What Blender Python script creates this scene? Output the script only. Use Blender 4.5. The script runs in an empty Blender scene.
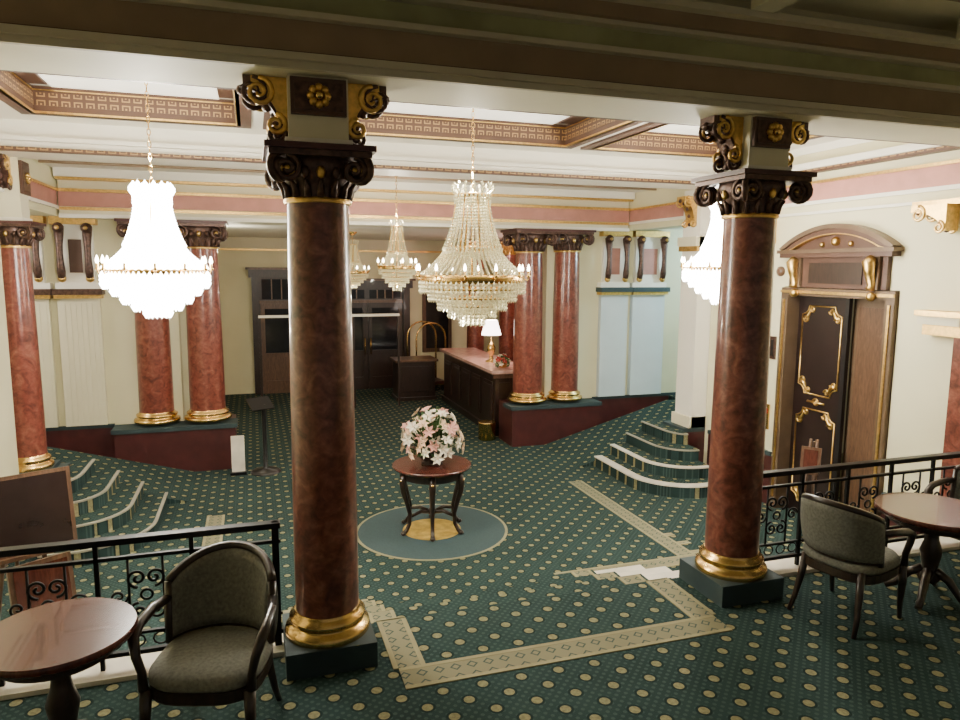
import bpy, math, random
from mathutils import Vector, Matrix
random.seed(7)
pi=math.pi
CX=1.86      # centre line of the lobby
ZL=-0.65     # lobby floor level
YE=4.30      # edge of raised seating level
YC=4.05      # near column line
# ------------------------------------------------------------------ materials
def newmat(name):
    m=bpy.data.materials.new(name); m.use_nodes=True
    nt=m.node_tree; b=nt.nodes['Principled BSDF']
    return m,nt,b
def mth(nt,op,a,b=None):
    n=nt.nodes.new('ShaderNodeMath'); n.operation=op
    for i,v in enumerate((a,b)):
        if v is None: continue
        if isinstance(v,(int,float)): n.inputs[i].default_value=v
        else: nt.links.new(v,n.inputs[i])
    return n.outputs[0]
def mixc(nt,f,a,b):
    n=nt.nodes.new('ShaderNodeMix'); n.data_type='RGBA'
    if isinstance(f,(int,float)): n.inputs[0].default_value=f
    else: nt.links.new(f,n.inputs[0])
    for idx,v in ((6,a),(7,b)):
        if isinstance(v,tuple): n.inputs[idx].default_value=(*v,1)
        else: nt.links.new(v,n.inputs[idx])
    return n.outputs[2]
def pos(nt):
    g=nt.nodes.new('ShaderNodeNewGeometry'); s=nt.nodes.new('ShaderNodeSeparateXYZ')
    nt.links.new(g.outputs['Position'],s.inputs[0]); return g.outputs['Position'],s.outputs
def noise(nt,vec,scale,detail=4,dist=0.0):
    n=nt.nodes.new('ShaderNodeTexNoise'); n.inputs['Scale'].default_value=scale
    n.inputs['Detail'].default_value=detail; n.inputs['Distortion'].default_value=dist
    nt.links.new(vec,n.inputs['Vector']); return n.outputs['Fac']
def ramp(nt,fac,stops):
    r=nt.nodes.new('ShaderNodeValToRGB'); e=r.color_ramp.elements
    while len(e)<len(stops): e.new(0.5)
    for el,(p,c) in zip(e,stops): el.position=p; el.color=(*c,1)
    nt.links.new(fac,r.inputs[0]); return r.outputs[0]
def plain(name,col,rough=0.5,metal=0.0,var=0.12,scale=6,emit=0,emc=None,coat=0,bump=0):
    m,nt,b=newmat(name); P,_=pos(nt)
    f=noise(nt,P,scale,3)
    d=tuple(max(0,c*(1-var)) for c in col); l=tuple(min(1,c*(1+var)) for c in col)
    nt.links.new(ramp(nt,f,[(0.3,d),(0.7,l)]),b.inputs['Base Color'])
    b.inputs['Roughness'].default_value=rough; b.inputs['Metallic'].default_value=metal
    b.inputs['Coat Weight'].default_value=coat
    if bump:
        bn=nt.nodes.new('ShaderNodeBump'); bn.inputs['Strength'].default_value=bump
        f2=noise(nt,P,scale*12,4); nt.links.new(f2,bn.inputs['Height']); nt.links.new(bn.outputs[0],b.inputs['Normal'])
    if emit:
        b.inputs['Emission Color'].default_value=(*(emc or col),1); b.inputs['Emission Strength'].default_value=emit
    return m
def wood(name,c1,c2,rough=0.25):
    m,nt,b=newmat(name); P,_=pos(nt)
    mp=nt.nodes.new('ShaderNodeMapping'); mp.inputs['Scale'].default_value=(3,3,0.6); nt.links.new(P,mp.inputs[0])
    f=noise(nt,mp.outputs[0],9,6,1.5)
    nt.links.new(ramp(nt,f,[(0.3,c1),(0.7,c2)]),b.inputs['Base Color'])
    b.inputs['Roughness'].default_value=rough; b.inputs['Coat Weight'].default_value=0.3
    return m
def marble_red(name,a,b_,c):
    m,nt,b=newmat(name); P,_=pos(nt)
    f=noise(nt,P,9,8,1.2); f2=noise(nt,P,32,6,0.6)
    col=ramp(nt,f,[(0.30,a),(0.5,b_),(0.72,c)])
    v=ramp(nt,f2,[(0.35,(0.55,0.5,0.5)),(0.6,(1,1,1))])
    mx=nt.nodes.new('ShaderNodeMix'); mx.data_type='RGBA'; mx.blend_type='MULTIPLY'; mx.inputs[0].default_value=0.6
    nt.links.new(col,mx.inputs[6]); nt.links.new(v,mx.inputs[7])
    nt.links.new(mx.outputs[2],b.inputs['Base Color'])
    b.inputs['Roughness'].default_value=0.28; b.inputs['Coat Weight'].default_value=0.4; b.inputs['Coat Roughness'].default_value=0.12
    return m
def carpet_mat(name,base,dot,speck):
    m,nt,b=newmat(name); P,(x,y,z)=pos(nt)
    def dots(s,ox,oy,r):
        fx=mth(nt,'SUBTRACT',mth(nt,'FRACT',mth(nt,'ADD',mth(nt,'DIVIDE',x,s),ox+50)),0.5)
        fy=mth(nt,'SUBTRACT',mth(nt,'FRACT',mth(nt,'ADD',mth(nt,'DIVIDE',y,s),oy+50)),0.5)
        d=mth(nt,'SQRT',mth(nt,'ADD',mth(nt,'MULTIPLY',fx,fx),mth(nt,'MULTIPLY',fy,fy)))
        return mth(nt,'LESS_THAN',d,r)
    s=0.23
    big=mth(nt,'MAXIMUM',dots(s,0,0,0.13),dots(s,0.5,0.5,0.13))
    ring=mth(nt,'MAXIMUM',dots(s,0,0,0.19),dots(s,0.5,0.5,0.19))
    sm=mth(nt,'MAXIMUM',dots(s/4,0,0,0.2),dots(s/4,0.5,0.5,0.2))
    n=noise(nt,P,2.0,2); n2=noise(nt,P,160,2); n3=noise(nt,P,45,2)
    basec=ramp(nt,n,[(0.3,tuple(c*0.85 for c in base)),(0.7,tuple(c*1.15 for c in base))])
    dotc=ramp(nt,n3,[(0.35,tuple(c*0.7 for c in dot)),(0.6,dot)])
    c=mixc(nt,sm,basec,speck)
    c=mixc(nt,ring,c,tuple(q*0.6 for q in base))
    c=mixc(nt,big,c,dotc)
    nt.links.new(c,b.inputs['Base Color']); b.inputs['Roughness'].default_value=0.95
    b.inputs['Specular IOR Level'].default_value=0.1
    bn=nt.nodes.new('ShaderNodeBump'); bn.inputs['Strength'].default_value=0.3; bn.inputs['Distance'].default_value=0.01
    nt.links.new(n2,bn.inputs['Height']); nt.links.new(bn.outputs[0],b.inputs['Normal'])
    return m
def cellmat(name,base,fg,s,lo,hi,mode,rough,metal=0.0):
    m,nt,b=newmat(name); P,(x,y,z)=pos(nt)
    if mode=='floor': u,v=x,y
    else: u,v=mth(nt,'ADD',x,y),z
    fu=mth(nt,'ABSOLUTE',mth(nt,'SUBTRACT',mth(nt,'FRACT',mth(nt,'ADD',mth(nt,'DIVIDE',u,s),50)),0.5))
    fv=mth(nt,'ABSOLUTE',mth(nt,'SUBTRACT',mth(nt,'FRACT',mth(nt,'ADD',mth(nt,'DIVIDE',v,s),50)),0.5))
    d=mth(nt,'ADD',fu,fv) if mode=='floor' else mth(nt,'MAXIMUM',fu,fv)
    k=mth(nt,'MULTIPLY',mth(nt,'GREATER_THAN',d,lo),mth(nt,'LESS_THAN',d,hi))
    if mode!='floor':
        k=mth(nt,'MAXIMUM',k,mth(nt,'LESS_THAN',d,lo*0.35))
    nt.links.new(mixc(nt,k,base,fg),b.inputs['Base Color'])
    b.inputs['Roughness'].default_value=rough; b.inputs['Metallic'].default_value=metal
    return m

M={}
M['carpet']=carpet_mat('carpet_teal',(0.024,0.046,0.043),(0.26,0.235,0.125),(0.042,0.070,0.067))
M['border']=cellmat('carpet_border',(0.20,0.185,0.11),(0.045,0.07,0.055),0.10,0.22,0.36,'floor',0.95)
M['bline']=plain('carpet_border_line',(0.26,0.235,0.13),0.95)
M['medal']=plain('carpet_medallion',(0.036,0.066,0.072),0.95,scale=60)
M['medy']=plain('carpet_medallion_gold',(0.45,0.30,0.06),0.95,scale=12,var=0.3)
M['tealb']=plain('teal_base',(0.024,0.046,0.052),0.7)
M['cream']=plain('cream_plaster',(0.72,0.68,0.50),0.6,var=0.04,scale=1.5)
M['beamc']=plain('beam_cream_dimmed',(0.50,0.46,0.34),0.6,var=0.06,scale=2)  # the cream, darkened in its colour to stand for shade on the beam
M['wall']=plain('wall_yellow_cream',(0.74,0.70,0.47),0.65,var=0.05,scale=1.2)
M['white']=plain('white_plaster',(0.86,0.83,0.74),0.55,var=0.03,scale=1.5)
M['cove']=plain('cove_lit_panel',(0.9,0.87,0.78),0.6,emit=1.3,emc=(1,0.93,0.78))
M['pale']=plain('pale_blue_panel',(0.58,0.66,0.70),0.5,var=0.05,scale=2)
M['pink']=plain('pink_frieze',(0.48,0.22,0.18),0.6,var=0.1)
M['tan']=plain('tan_plaster',(0.27,0.19,0.12),0.6,var=0.1,scale=4)
M['green']=plain('green_band',(0.32,0.33,0.17),0.6,var=0.2,scale=3)
M['brown']=plain('brown_paint',(0.085,0.042,0.028),0.5)
M['maroon']=plain('maroon_panel',(0.060,0.014,0.014),0.4,var=0.2)
M['gold']=plain('gold_leaf',(0.68,0.45,0.15),0.38,1.0,var=0.2,scale=30)
M['brass']=plain('brass',(0.75,0.50,0.18),0.25,1.0,var=0.1,scale=20)
M['bronze']=plain('bronze_dark',(0.085,0.045,0.034),0.38,0.4,var=0.5,scale=30)
M['key']=cellmat('greek_key_relief',(0.085,0.040,0.025),(0.34,0.21,0.085),0.10,0.24,0.36,'wall',0.5)
M['red']=marble_red('red_marble',(0.090,0.025,0.018),(0.19,0.055,0.037),(0.29,0.115,0.075))
M['red2']=marble_red('red_marble_bright',(0.11,0.024,0.018),(0.21,0.052,0.036),(0.29,0.11,0.07))
M['marble']=plain('white_marble',(0.70,0.65,0.56),0.3,var=0.15,scale=5)
M['nosing']=plain('stone_nosing',(0.30,0.28,0.22),0.5,var=0.15,scale=5)
M['dwood']=wood('dark_wood',(0.014,0.008,0.006),(0.034,0.017,0.012),0.32)
M['mahog']=wood('mahogany',(0.055,0.013,0.009),(0.11,0.028,0.018),0.25)
M['bwood']=wood('brown_wood',(0.07,0.035,0.02),(0.14,0.075,0.042),0.35)
M['edoor']=plain('elevator_door_lacquer',(0.016,0.008,0.007),0.35,var=0.3,scale=3)
M['efr']=plain('elevator_frame_bronze',(0.13,0.085,0.052),0.4,0.2,var=0.15)
M['iron']=plain('wrought_iron',(0.010,0.010,0.012),0.4,0.6)
M['fabric']=plain('grey_green_fabric',(0.16,0.16,0.13),0.9,var=0.25,scale=60,bump=0.2)
M['black']=plain('black_board',(0.012,0.011,0.012),0.3)
M['lcd']=plain('dark_brown_panel',(0.022,0.013,0.011),0.25)
M['glassd']=plain('dark_glass',(0.015,0.016,0.02),0.08)
M['leaf']=plain('leaf_green',(0.05,0.12,0.035),0.5,var=0.4,scale=20)
M['fwhite']=plain('petal_white',(0.82,0.76,0.64),0.6)
M['fpink']=plain('petal_pink',(0.70,0.38,0.33),0.6)
M['fpeach']=plain('petal_peach',(0.78,0.57,0.40),0.6)
M['fred']=plain('petal_red',(0.50,0.035,0.035),0.6)
M['counter']=plain('counter_pink_marble',(0.55,0.34,0.29),0.2,var=0.2,scale=10)
M['shade']=plain('lamp_shade',(0.95,0.85,0.75),0.7,emit=9,emc=(1,0.85,0.75))
M['cry']=plain('crystal',(0.85,0.74,0.50),0.12,0.55,var=0.45,scale=90,emit=0.22,emc=(1,0.80,0.42))
M['crylit']=plain('crystal_lit',(0.95,0.95,0.9),0.1,0,emit=28,emc=(1,0.96,0.88))
M['bulb']=plain('bulb_warm',(1,0.9,0.7),0.3,emit=30,emc=(1,0.85,0.6))

# ------------------------------------------------------------------ builder
class B:
    def __init__(s,name): s.name=name; s.v=[]; s.f=[]; s.fm=[]; s.fs=[]; s.mats=[]; s.T=Matrix.Identity(4)
    def mi(s,m):
        if m not in s.mats: s.mats.append(m)
        return s.mats.index(m)
    def add(s,vs,fs,m,smooth=False):
        o=len(s.v); s.v+=[tuple(s.T@Vector(v)) for v in vs]; k=s.mi(m)
        for f in fs: s.f.append([i+o for i in f]); s.fm.append(k); s.fs.append(smooth)
    def box(s,x0,x1,y0,y1,z0,z1,m):
        vs=[(x0,y0,z0),(x1,y0,z0),(x1,y1,z0),(x0,y1,z0),(x0,y0,z1),(x1,y0,z1),(x1,y1,z1),(x0,y1,z1)]
        s.add(vs,[(0,3,2,1),(4,5,6,7),(0,1,5,4),(1,2,6,5),(2,3,7,6),(3,0,4,7)],m)
    def lathe(s,prof,c,m,seg=24,sx=1,sy=1,smooth=True,cap=True):
        vs=[];fs=[]
        for r,z in prof:
            for i in range(seg):
                a=2*pi*i/seg; vs.append((c[0]+r*sx*math.cos(a),c[1]+r*sy*math.sin(a),c[2]+z))
        n=len(prof)
        for j in range(n-1):
            for i in range(seg):
                k=(i+1)%seg; fs.append((j*seg+i,j*seg+k,(j+1)*seg+k,(j+1)*seg+i))
        s.add(vs,fs,m,smooth)
        if cap:
            s.add(vs[:seg],[tuple(range(seg))[::-1]],m,False); s.add(vs[(n-1)*seg:],[tuple(range(seg))],m,False)
    def tube(s,pts,r,m,seg=6,closed=False,flat=None):
        P=[Vector(p) for p in pts]; n=len(P)
        R=r if isinstance(r,(list,tuple)) else [r]*n
        vs=[];fs=[]; up=None
        for i in range(n):
            if closed: t=P[(i+1)%n]-P[i-1]
            else: t=P[min(i+1,n-1)]-P[max(i-1,0)]
            if t.length<1e-9: t=Vector((0,0,1))
            t.normalize()
            if up is None:
                up=Vector((0,0,1)) if abs(t.z)<0.9 else Vector((1,0,0))
            a=up-t*up.dot(t)
            if a.length<1e-6: a=t.orthogonal()
            a.normalize(); b=t.cross(a); up=a
            for k in range(seg):
                th=2*pi*k/seg
                vs.append(tuple(P[i]+a*(R[i]*math.cos(th)*(flat or 1))+b*(R[i]*math.sin(th))))
        for i in range(n if closed else n-1):
            j=(i+1)%n
            for k in range(seg):
                l=(k+1)%seg; fs.append((i*seg+k,i*seg+l,j*seg+l,j*seg+k))
        if not closed:
            fs.append(tuple(range(seg))[::-1]); fs.append(tuple((n-1)*seg+k for k in range(seg)))
        s.add(vs,fs,m,True)
    def prism(s,poly,fn,t0,t1,m):
        n=len(poly); vs=[fn(p[0],p[1],t0) for p in poly]+[fn(p[0],p[1],t1) for p in poly]
        fs=[tuple(range(n))[::-1],tuple(range(n,2*n))]+[(i,(i+1)%n,n+(i+1)%n,n+i) for i in range(n)]
        s.add(vs,fs,m)
    def ball(s,c,r,m,seg=8,rings=5,sz=1):
        prof=[(max(r*math.sin(pi*i/rings),1e-4),-r*sz*math.cos(pi*i/rings)) for i in range(rings+1)]
        s.lathe(prof,c,m,seg,cap=False)
    def octa(s,c,r,m,h=1.5):
        x,y,z=c
        s.add([(x+r,y,z),(x,y+r,z),(x-r,y,z),(x,y-r,z),(x,y,z+r*h),(x,y,z-r*h)],
              [(0,1,4),(1,2,4),(2,3,4),(3,0,4),(1,0,5),(2,1,5),(3,2,5),(0,3,5)],m)
    def done(s,bevel=0):
        me=bpy.data.meshes.new(s.name); me.from_pydata(s.v,[],s.f)
        for m in s.mats: me.materials.append(M[m])
        for p,k,sm in zip(me.polygons,s.fm,s.fs): p.material_index=k; p.use_smooth=sm
        me.update()
        o=bpy.data.objects.new(s.name,me); bpy.context.collection.objects.link(o)
        if bevel:
            md=o.modifiers.new('bevel','BEVEL'); md.width=bevel; md.segments=2; md.limit_method='ANGLE'; md.angle_limit=0.7
        return o
def spiral(c,r0,turns,plane,sgn=1,start=0,n=26,end=0.12):
    pts=[]
    for i in range(n):
        t=i/(n-1); r=r0*(1-t*(1-end)); a=start+sgn*turns*2*pi*t
        u,v=r*math.cos(a),r*math.sin(a)
        if plane=='xz': pts.append((c[0]+u,c[1],c[2]+v))
        elif plane=='yz': pts.append((c[0],c[1]+u,c[2]+v))
        else: pts.append((c[0]+u,c[1]+v,c[2]))
    return pts
def xform(x,y,z=0,rot=0,sc=1):
    return Matrix.Translation((x,y,z))@Matrix.Rotation(rot,4,'Z')@Matrix.Scale(sc,4)

# ------------------------------------------------------------------ floors
b=B('floor')
b.box(-3.2,6.6,-1.5,YE,-0.12,0,'carpet')            # raised seating level
b.box(-6,10,YE,18,ZL-0.12,ZL,'carpet')              # lobby
b.box(-3.2,6.6,YE-0.06,YE,ZL,-0.12,'cream')
b.done()
SX0,SX1=0.68,2.92     # runner
TR=0.42
b=B('steps_to_lobby')
for i in range(3):
    z=-0.1625*(i+1)
    b.box(0.40,3.42,YE+TR*i,YE+TR*(i+1),ZL,z,'marble')
    b.box(SX0,SX1,YE+TR*i,YE+TR*(i+1)+0.012,z,z+0.012,'carpet')
    b.box(SX0,SX1,YE+TR*(i+1),YE+TR*(i+1)+0.012,z-0.1625,z,'carpet')
b.box(SX0,SX1,YE,YE+0.012,-0.1625,0.0,'carpet')
def strip(b,x0,x1,y0,y1,z):
    w=0.03; t=0.006
    if (x1-x0)>(y1-y0):
        b.box(x0,x1,y0,y0+w,z,z+t,'bline'); b.box(x0,x1,y1-w,y1,z,z+t,'bline'); b.box(x0,x1,y0+w,y1-w,z,z+t*0.8,'border')
    else:
        b.box(x0,x0+w,y0,y1,z,z+t,'bline'); b.box(x1-w,x1,y0,y1,z,z+t,'bline'); b.box(x0+w,x1-w,y0,y1,z,z+t*0.8,'border')
for xx0 in (0.70,2.70):
    xx1=xx0+0.19
    for i in range(3):
        strip(b,xx0,xx1,YE+0.012+TR*i,YE+TR*(i+1),-0.1625*(i+1)+0.012)
    for i in range(4):
        b.box(xx0,xx1,YE+0.012+TR*i,YE+0.018+TR*i,-0.1625*(i+1)+0.012,-0.1625*i+0.004,'border')
b.done()
b=B('carpet_border_seating')
strip(b,0.73,2.86,3.52,3.73,0)
strip(b,0.70,0.89,3.73,YE,0); strip(b,2.70,2.89,3.73,YE,0)
b.done()
b=B('carpet_border_lobby')
yb0=YE+3*TR+0.02
strip(b,0.70,0.89,yb0,5.75,ZL); strip(b,2.70,2.89,yb0,5.75,ZL)
strip(b,-0.6,0.89,5.75,5.95,ZL); strip(b,2.70,4.30,5.75,5.95,ZL)
strip(b,4.10,4.30,5.95,8.6,ZL); strip(b,-0.6,-0.4,5.95,8.6,ZL)
for k in range(3):
    strip(b,4.30,4.48-0.04*k,5.95+0.25*k,6.03+0.25*k,ZL)
    strip(b,-0.78+0.04*k,-0.6,5.95+0.25*k,6.03+0.25*k,ZL)
b.done()
TX,TY=1.85,7.42
b=B('carpet_medallion')
c=(TX,TY,ZL)
b.lathe([(0.86,0),(0.86,0.004)],c,'bline',64,smooth=False)
b.lathe([(0.83,0.0045),(0.83,0.0055)],c,'medal',64,smooth=False)
b.lathe([(0.33,0.006),(0.33,0.008)],c,'medy',48,smooth=False)
b.done()

# ------------------------------------------------------------------ side stairs + ramps (right and mirrored left)
def mx(x,side): return x if side>0 else 2*CX-x
for side in (1,-1):
    b=B('curved_side_steps')
    for i in range(4):
        z1=ZL+0.1625*(i+1); x0=4.80+0.26*i; r=0.75-0.12*i
        ynear=7.45+0.27*i; xe=5.78; ye=9.2
        def outline(o):
            pl=[(xe,ye),(x0+o,ye)]
            for k in range(13):
                a=pi+(pi/2)*k/12
                rr=min(r,xe-x0-0.02)
                pl.append((x0+rr+(rr-o)*math.cos(a),ynear+r+(r-o)*math.sin(a)))
            pl.append((xe,ynear+o))
            pl=[(mx(p[0],side),p[1]) for p in pl]
            return pl[::-1] if side>0 else pl
        f=lambda u,v,t:(u,v,t)
        nm_='marble' if (side>0 and i<2) else 'nosing'
        b.prism(outline(0.015),f,z1-0.1625,z1-0.018,'carpet')
        b.prism(outline(0),f,z1-0.018,z1,nm_)
        b.prism(outline((0.13,0.08,0.03,0.03)[i] if side>0 else 0.035),f,z1,z1+0.006,'carpet')
    b.done()
    b=B('carpeted_ramp')
    pts=[(4.55,ZL),(7.2,ZL),(7.2,0.0),(6.9,0.0)]
    vs=[(mx(u,side),yy,w) for yy in (9.22,10.58) for u,w in pts]
    b.add(vs,[(0,1,2,3),(7,6,5,4),(0,4,5,1),(1,5,6,2),(2,6,7,3),(3,7,4,0)],'carpet')
    b.done()
    b=B('floor_landing_'+('right' if side>0 else 'left'))
    b.box(*sorted((mx(7.21,side),mx(10,side))),7.0,11,ZL,0,'carpet'); b.box(*sorted((mx(5.79,side),mx(7.2,side))),8.95,9.2,ZL,0,'carpet'); b.done()

# ------------------------------------------------------------------ side walls, friezes, pilasters
def xsort(a,c): return (min(a,c),max(a,c))
for side in (1,-1):
    nm='right' if side>0 else 'left'
    def bx(b,x0,x1,y0,y1,z0,z1,m): b.box(*xsort(mx(x0,side),mx(x1,side)),y0,y1,z0,z1,m)
    b=B('wall_'+nm)
    X0,X1=6.15,6.45
    if side>0:
        bx(b,X0,X1,-1.5,5.38,ZL,4.1,'wall'); bx(b,X0,X1,6.98,8.4,ZL,4.1,'wall'); bx(b,X0,X1,5.38,6.98,2.10,4.1,'wall')
    else:
        bx(b,X0,X1,-1.5,8.4,ZL,4.1,'wall')
    bx(b,X0,X1,8.4,11.0,2.95,4.1,'wall')
    b.done()
    b=B('trim_frieze_'+nm)
    bx(b,X0-0.02,X0,YE,10.7,3.08,3.27,'pink')
    bx(b,X0-0.05,X0,YE,10.7,3.27,3.30,'gold'); bx(b,X0-0.04,X0,YE,10.7,3.04,3.08,'white')
    bx(b,X0-0.10,X0,YE,8.02,3.39,3.43,'key'); bx(b,X0-0.14,X0,YE,8.02,3.43,3.50,'white'); bx(b,X0-0.03,X0,YE,8.02,3.62,3.70,'white')
    bx(b,X0-0.04,X0,YE,8.02,2.93,2.96,'white')
    b.done()
    b=B('baseboard_'+nm)
    bx(b,X0-0.03,X0,4.52,5.36,ZL,-0.02,'maroon'); bx(b,X0-0.03,X0,7.0,8.28,ZL,-0.02,'maroon')
    bx(b,X0-0.045,X0,4.52,5.36,-0.02,0.03,'tealb'); bx(b,X0-0.045,X0,7.0,8.28,-0.02,0.03,'tealb')
    b.done()
    b=B('wall_back_'+nm)
    bx(b,4.75,10,11.0,11.25,ZL,3.0,'wall')
    b.done()
    b=B('baseboard_back_'+nm)
    bx(b,5.66,10,10.97,11.0,ZL,0.0,'maroon'); bx(b,5.66,10,10.95,11.0,0.0,0.05,'tealb'); b.done()
    b=B('wall_pilaster')
    for (a0,a1,flm) in ((5.74,6.26,'pale'),(6.36,7.0,'pale')):
        fm='cream' if side<0 else flm
        bx(b,a0,a1,10.9,11.0,0.06,1.85,fm)
        n=7
        if side<0:
            for k in range(n):
                xa=a0+0.03+(a1-a0-0.06)*k/n
                bx(b,xa,xa+0.035,10.89,10.9,0.1,1.78,fm)
        bx(b,a0-0.04,a1+0.02,10.82,11.0,1.85,1.9,'gold'); bx(b,a0-0.06,a1+0.03,10.78,11.0,1.9,1.98,'bronze' if side<0 else 'tealb')
        bx(b,a0-0.04,a1,10.86,11.0,1.98,2.06,'white')
        bx(b,a0+0.04,a1-0.04,10.92,11.0,2.06,2.85,'white')
        bx(b,a0+0.18,a1-0.18,10.90,10.92,2.2,2.65,'brown' if side<0 else 'pink')
        for xc in (a0+0.09,a1-0.09):
            b.tube([(mx(xc,side),10.86-0.04*math.sin(t*pi/6),2.1+0.12*t) for t in range(7)],[0.045,0.055,0.045,0.04,0.045,0.06,0.065],'bronze',8)
            b.ball((mx(xc,side),10.82,2.80),0.075,'bronze'); b.ball((mx(xc,side),10.86,2.12),0.055,'gold'); b.ball((mx(xc,side),10.76,2.80),0.03,'gold')
        bx(b,a0-0.02,a1+0.02,10.84,11.0,2.85,2.95,'gold')
    b.done()
    b=B('wall_side_room_'+nm)
    bx(b,9.9,10.0,6.9,11,0,3.0,'wall'); bx(b,6.5,9.9,6.8,6.9,0,3.0,'wall'); b.done()
    b=B('ceiling_side_room_'+nm)
    bx(b,6.46,10,6.9,11,3.0,3.1,'white'); b.done()

# ------------------------------------------------------------------ lobby ceiling with coffers
b=B('ceiling')
zc,zt=3.70,3.92
xc=[(-1.86,-0.05),(0.26,3.48),(3.80,5.62)]
ya,yb=4.6,7.55
b.box(-2.42,6.14,YE+0.04,ya,zc,zt,'white'); b.box(-2.42,6.14,yb,8.1,zc,zt,'white')
xs=[-2.42]+[v for p in xc for v in p]+[6.14]
for i in range(0,len(xs),2): b.box(xs[i],xs[i+1],ya,yb,zc,zt,'white')
b.box(-2.42,6.14,YE+0.04,8.6,zt,zt+0.08,'white')
b.box(-2.42,6.14,8.6,10.75,3.56,3.64,'white')
b.done()
b=B('trim_coffers')
for (a,c) in xc:
    t=0.03; zl=zc-0.03; zh=zt-0.01; z1=zc+0.04; z2=zc+0.15
    for m,za,zb_,tt in (('brown',zl,zh,t),('key',z1,z2,t+0.006),('gold',zl,zl+0.018,t+0.012),('gold',zc+0.17,zc+0.18,t+0.012)):
        b.box(a,c,yb-tt,yb,za,zb_,m); b.box(a,c,ya,ya+tt,za,zb_,m)
        b.box(a,a+tt,ya+tt,yb-tt,za,zb_,m); b.box(c-tt,c,ya+tt,yb-tt,za,zb_,m)
    w=0.16
    b.box(a,a+w+t,ya+t,yb-t-w,zt-0.03,zt-0.005,'brown'); b.box(c-t-w,c-t,ya+t,yb-t-w,zt-0.03,zt-0.005,'brown')
    b.box(a+w+t,c-t-w,ya+t,yb-t,zt-0.012,zt-0.004,'cove')
    for (p,q,r_,s_) in ((a-0.10,c+0.10,yb,yb+0.10),(a-0.10,a,ya,yb),(c,c+0.10,ya,yb)):
        b.box(p,q,r_,s_,zc-0.025,zc,'brown')
b.done()
b=B('beam_lobby')
b.box(-2.4,6.13,8.1,8.6,3.46,3.75,'white'); b.box(-2.3,6.04,8.04,8.1,3.40,3.44,'key'); b.box(-2.4,6.13,8.1,8.6,3.40,3.46,'white')
b.box(-2.3,6.04,8.02,8.1,3.50,3.54,'white'); b.box(-2.3,6.04,8.6,8.66,3.44,3.48,'gold'); b.box(-2.4,6.13,8.6,8.68,3.48,3.58,'white')
b.done()
b=B('trim_entablature_back')
b.box(-2.4,6.13,10.75,11.3,2.93,3.56,'cream')
b.box(-2.4,6.13,10.70,10.75,2.93,2.98,'white')
b.box(-2.4,6.13,10.72,10.75,3.08,3.27,'pink'); b.box(-2.4,6.13,10.68,10.75,3.27,3.31,'gold'); b.box(-2.4,6.13,10.70,10.75,3.03,3.07,'gold')
b.box(-2.4,6.13,10.60,10.75,3.42,3.45,'gold'); b.box(-2.4,6.13,10.55,10.75,3.45,3.56,'white')
b.box(-2.4,6.13,9.9,9.94,3.53,3.56,'tan'); b.box(-2.4,6.13,9.2,9.24,3.53,3.56,'tan')
b.done()

# ------------------------------------------------------------------ near entablature beam
b=B('beam_entablature_front')
x0,x1=-2.42,6.14; f=YC-0.25
b.box(x0,x1,f,YE,3.285,3.92,'cream')
b.box(x0,x1,f-0.03,f,3.285,3.32,'beamc'); b.box(x0,x1,f-0.06,f,3.32,3.355,'beamc')
b.box(x0,x1,f-0.02,f,3.355,3.37,'brown')
b.box(x0,x1,f-0.015,f,3.37,3.52,'tan')
b.box(x0,x1,f-0.07,f,3.52,3.55,'beamc')
b.box(x0,x1,f-0.02,f,3.55,3.66,'green')
b.box(x0,x1,f-0.09,f,3.66,3.685,'beamc'); b.box(x0,x1,f-0.13,f,3.685,3.76,'tan'); b.box(x0,x1,f-0.20,f,3.76,3.80,'beamc')
b.box(x0,x1,YE,YE+0.03,3.285,3.33,'brown')
b.done()
b=B('ceiling_seating')
b.box(-3.2,6.14,-1.5,YC-0.25,3.92,4.02,'cream')
for yy in (0.6,1.4,2.2,3.0): b.box(-2.4,6.14,yy,yy+0.14,3.80,3.92,'tan')
for xx in (-2,-0.4,1.2,2.8,4.4,5.4): b.box(xx,xx+0.16,-1.5,YC-0.46,3.79,3.92,'cream')
b.done()

# ------------------------------------------------------------------ columns
def bracket(b,c,dirx,diry,h,l,w,m='gold'):
    def fn(u,v,t): return (c[0]+dirx*u-diry*t, c[1]+diry*u+dirx*t, c[2]+v)
    poly=[(0,0),(l,0),(l,-0.05*h/0.35)]
    for k in range(9):
        a=k/8*pi/2
        poly.append((l*0.92*(1-math.sin(a))+0.035, -0.06-(h-0.06)*(1-math.cos(a))))
    poly.append((0,-h))
    b.prism(poly,fn,-w/2,w/2,m)
    for t in (-w/2,w/2):
        for cu,cv,r in ((l*0.78,-0.08,0.075),(0.06,-h+0.03,0.055)):
            pts=[]
            for i in range(22):
                q=i/21; rr=r*(1-0.85*q); a=pi/2+q*3.4*pi
                pts.append(fn(cu+rr*math.cos(a),cv+rr*math.sin(a),t))
            b.tube(pts,[0.016*(1-0.5*i/21) for i in range(22)],m,6)
    for i in range(5):
        a=i/4*pi/2*0.9+0.1
        p=fn(l*0.92*(1-math.sin(a))+0.045,-0.06-(h-0.06)*(1-math.cos(a)),0)
        b.ball(p,0.028,'bronze',6,4)
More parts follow.
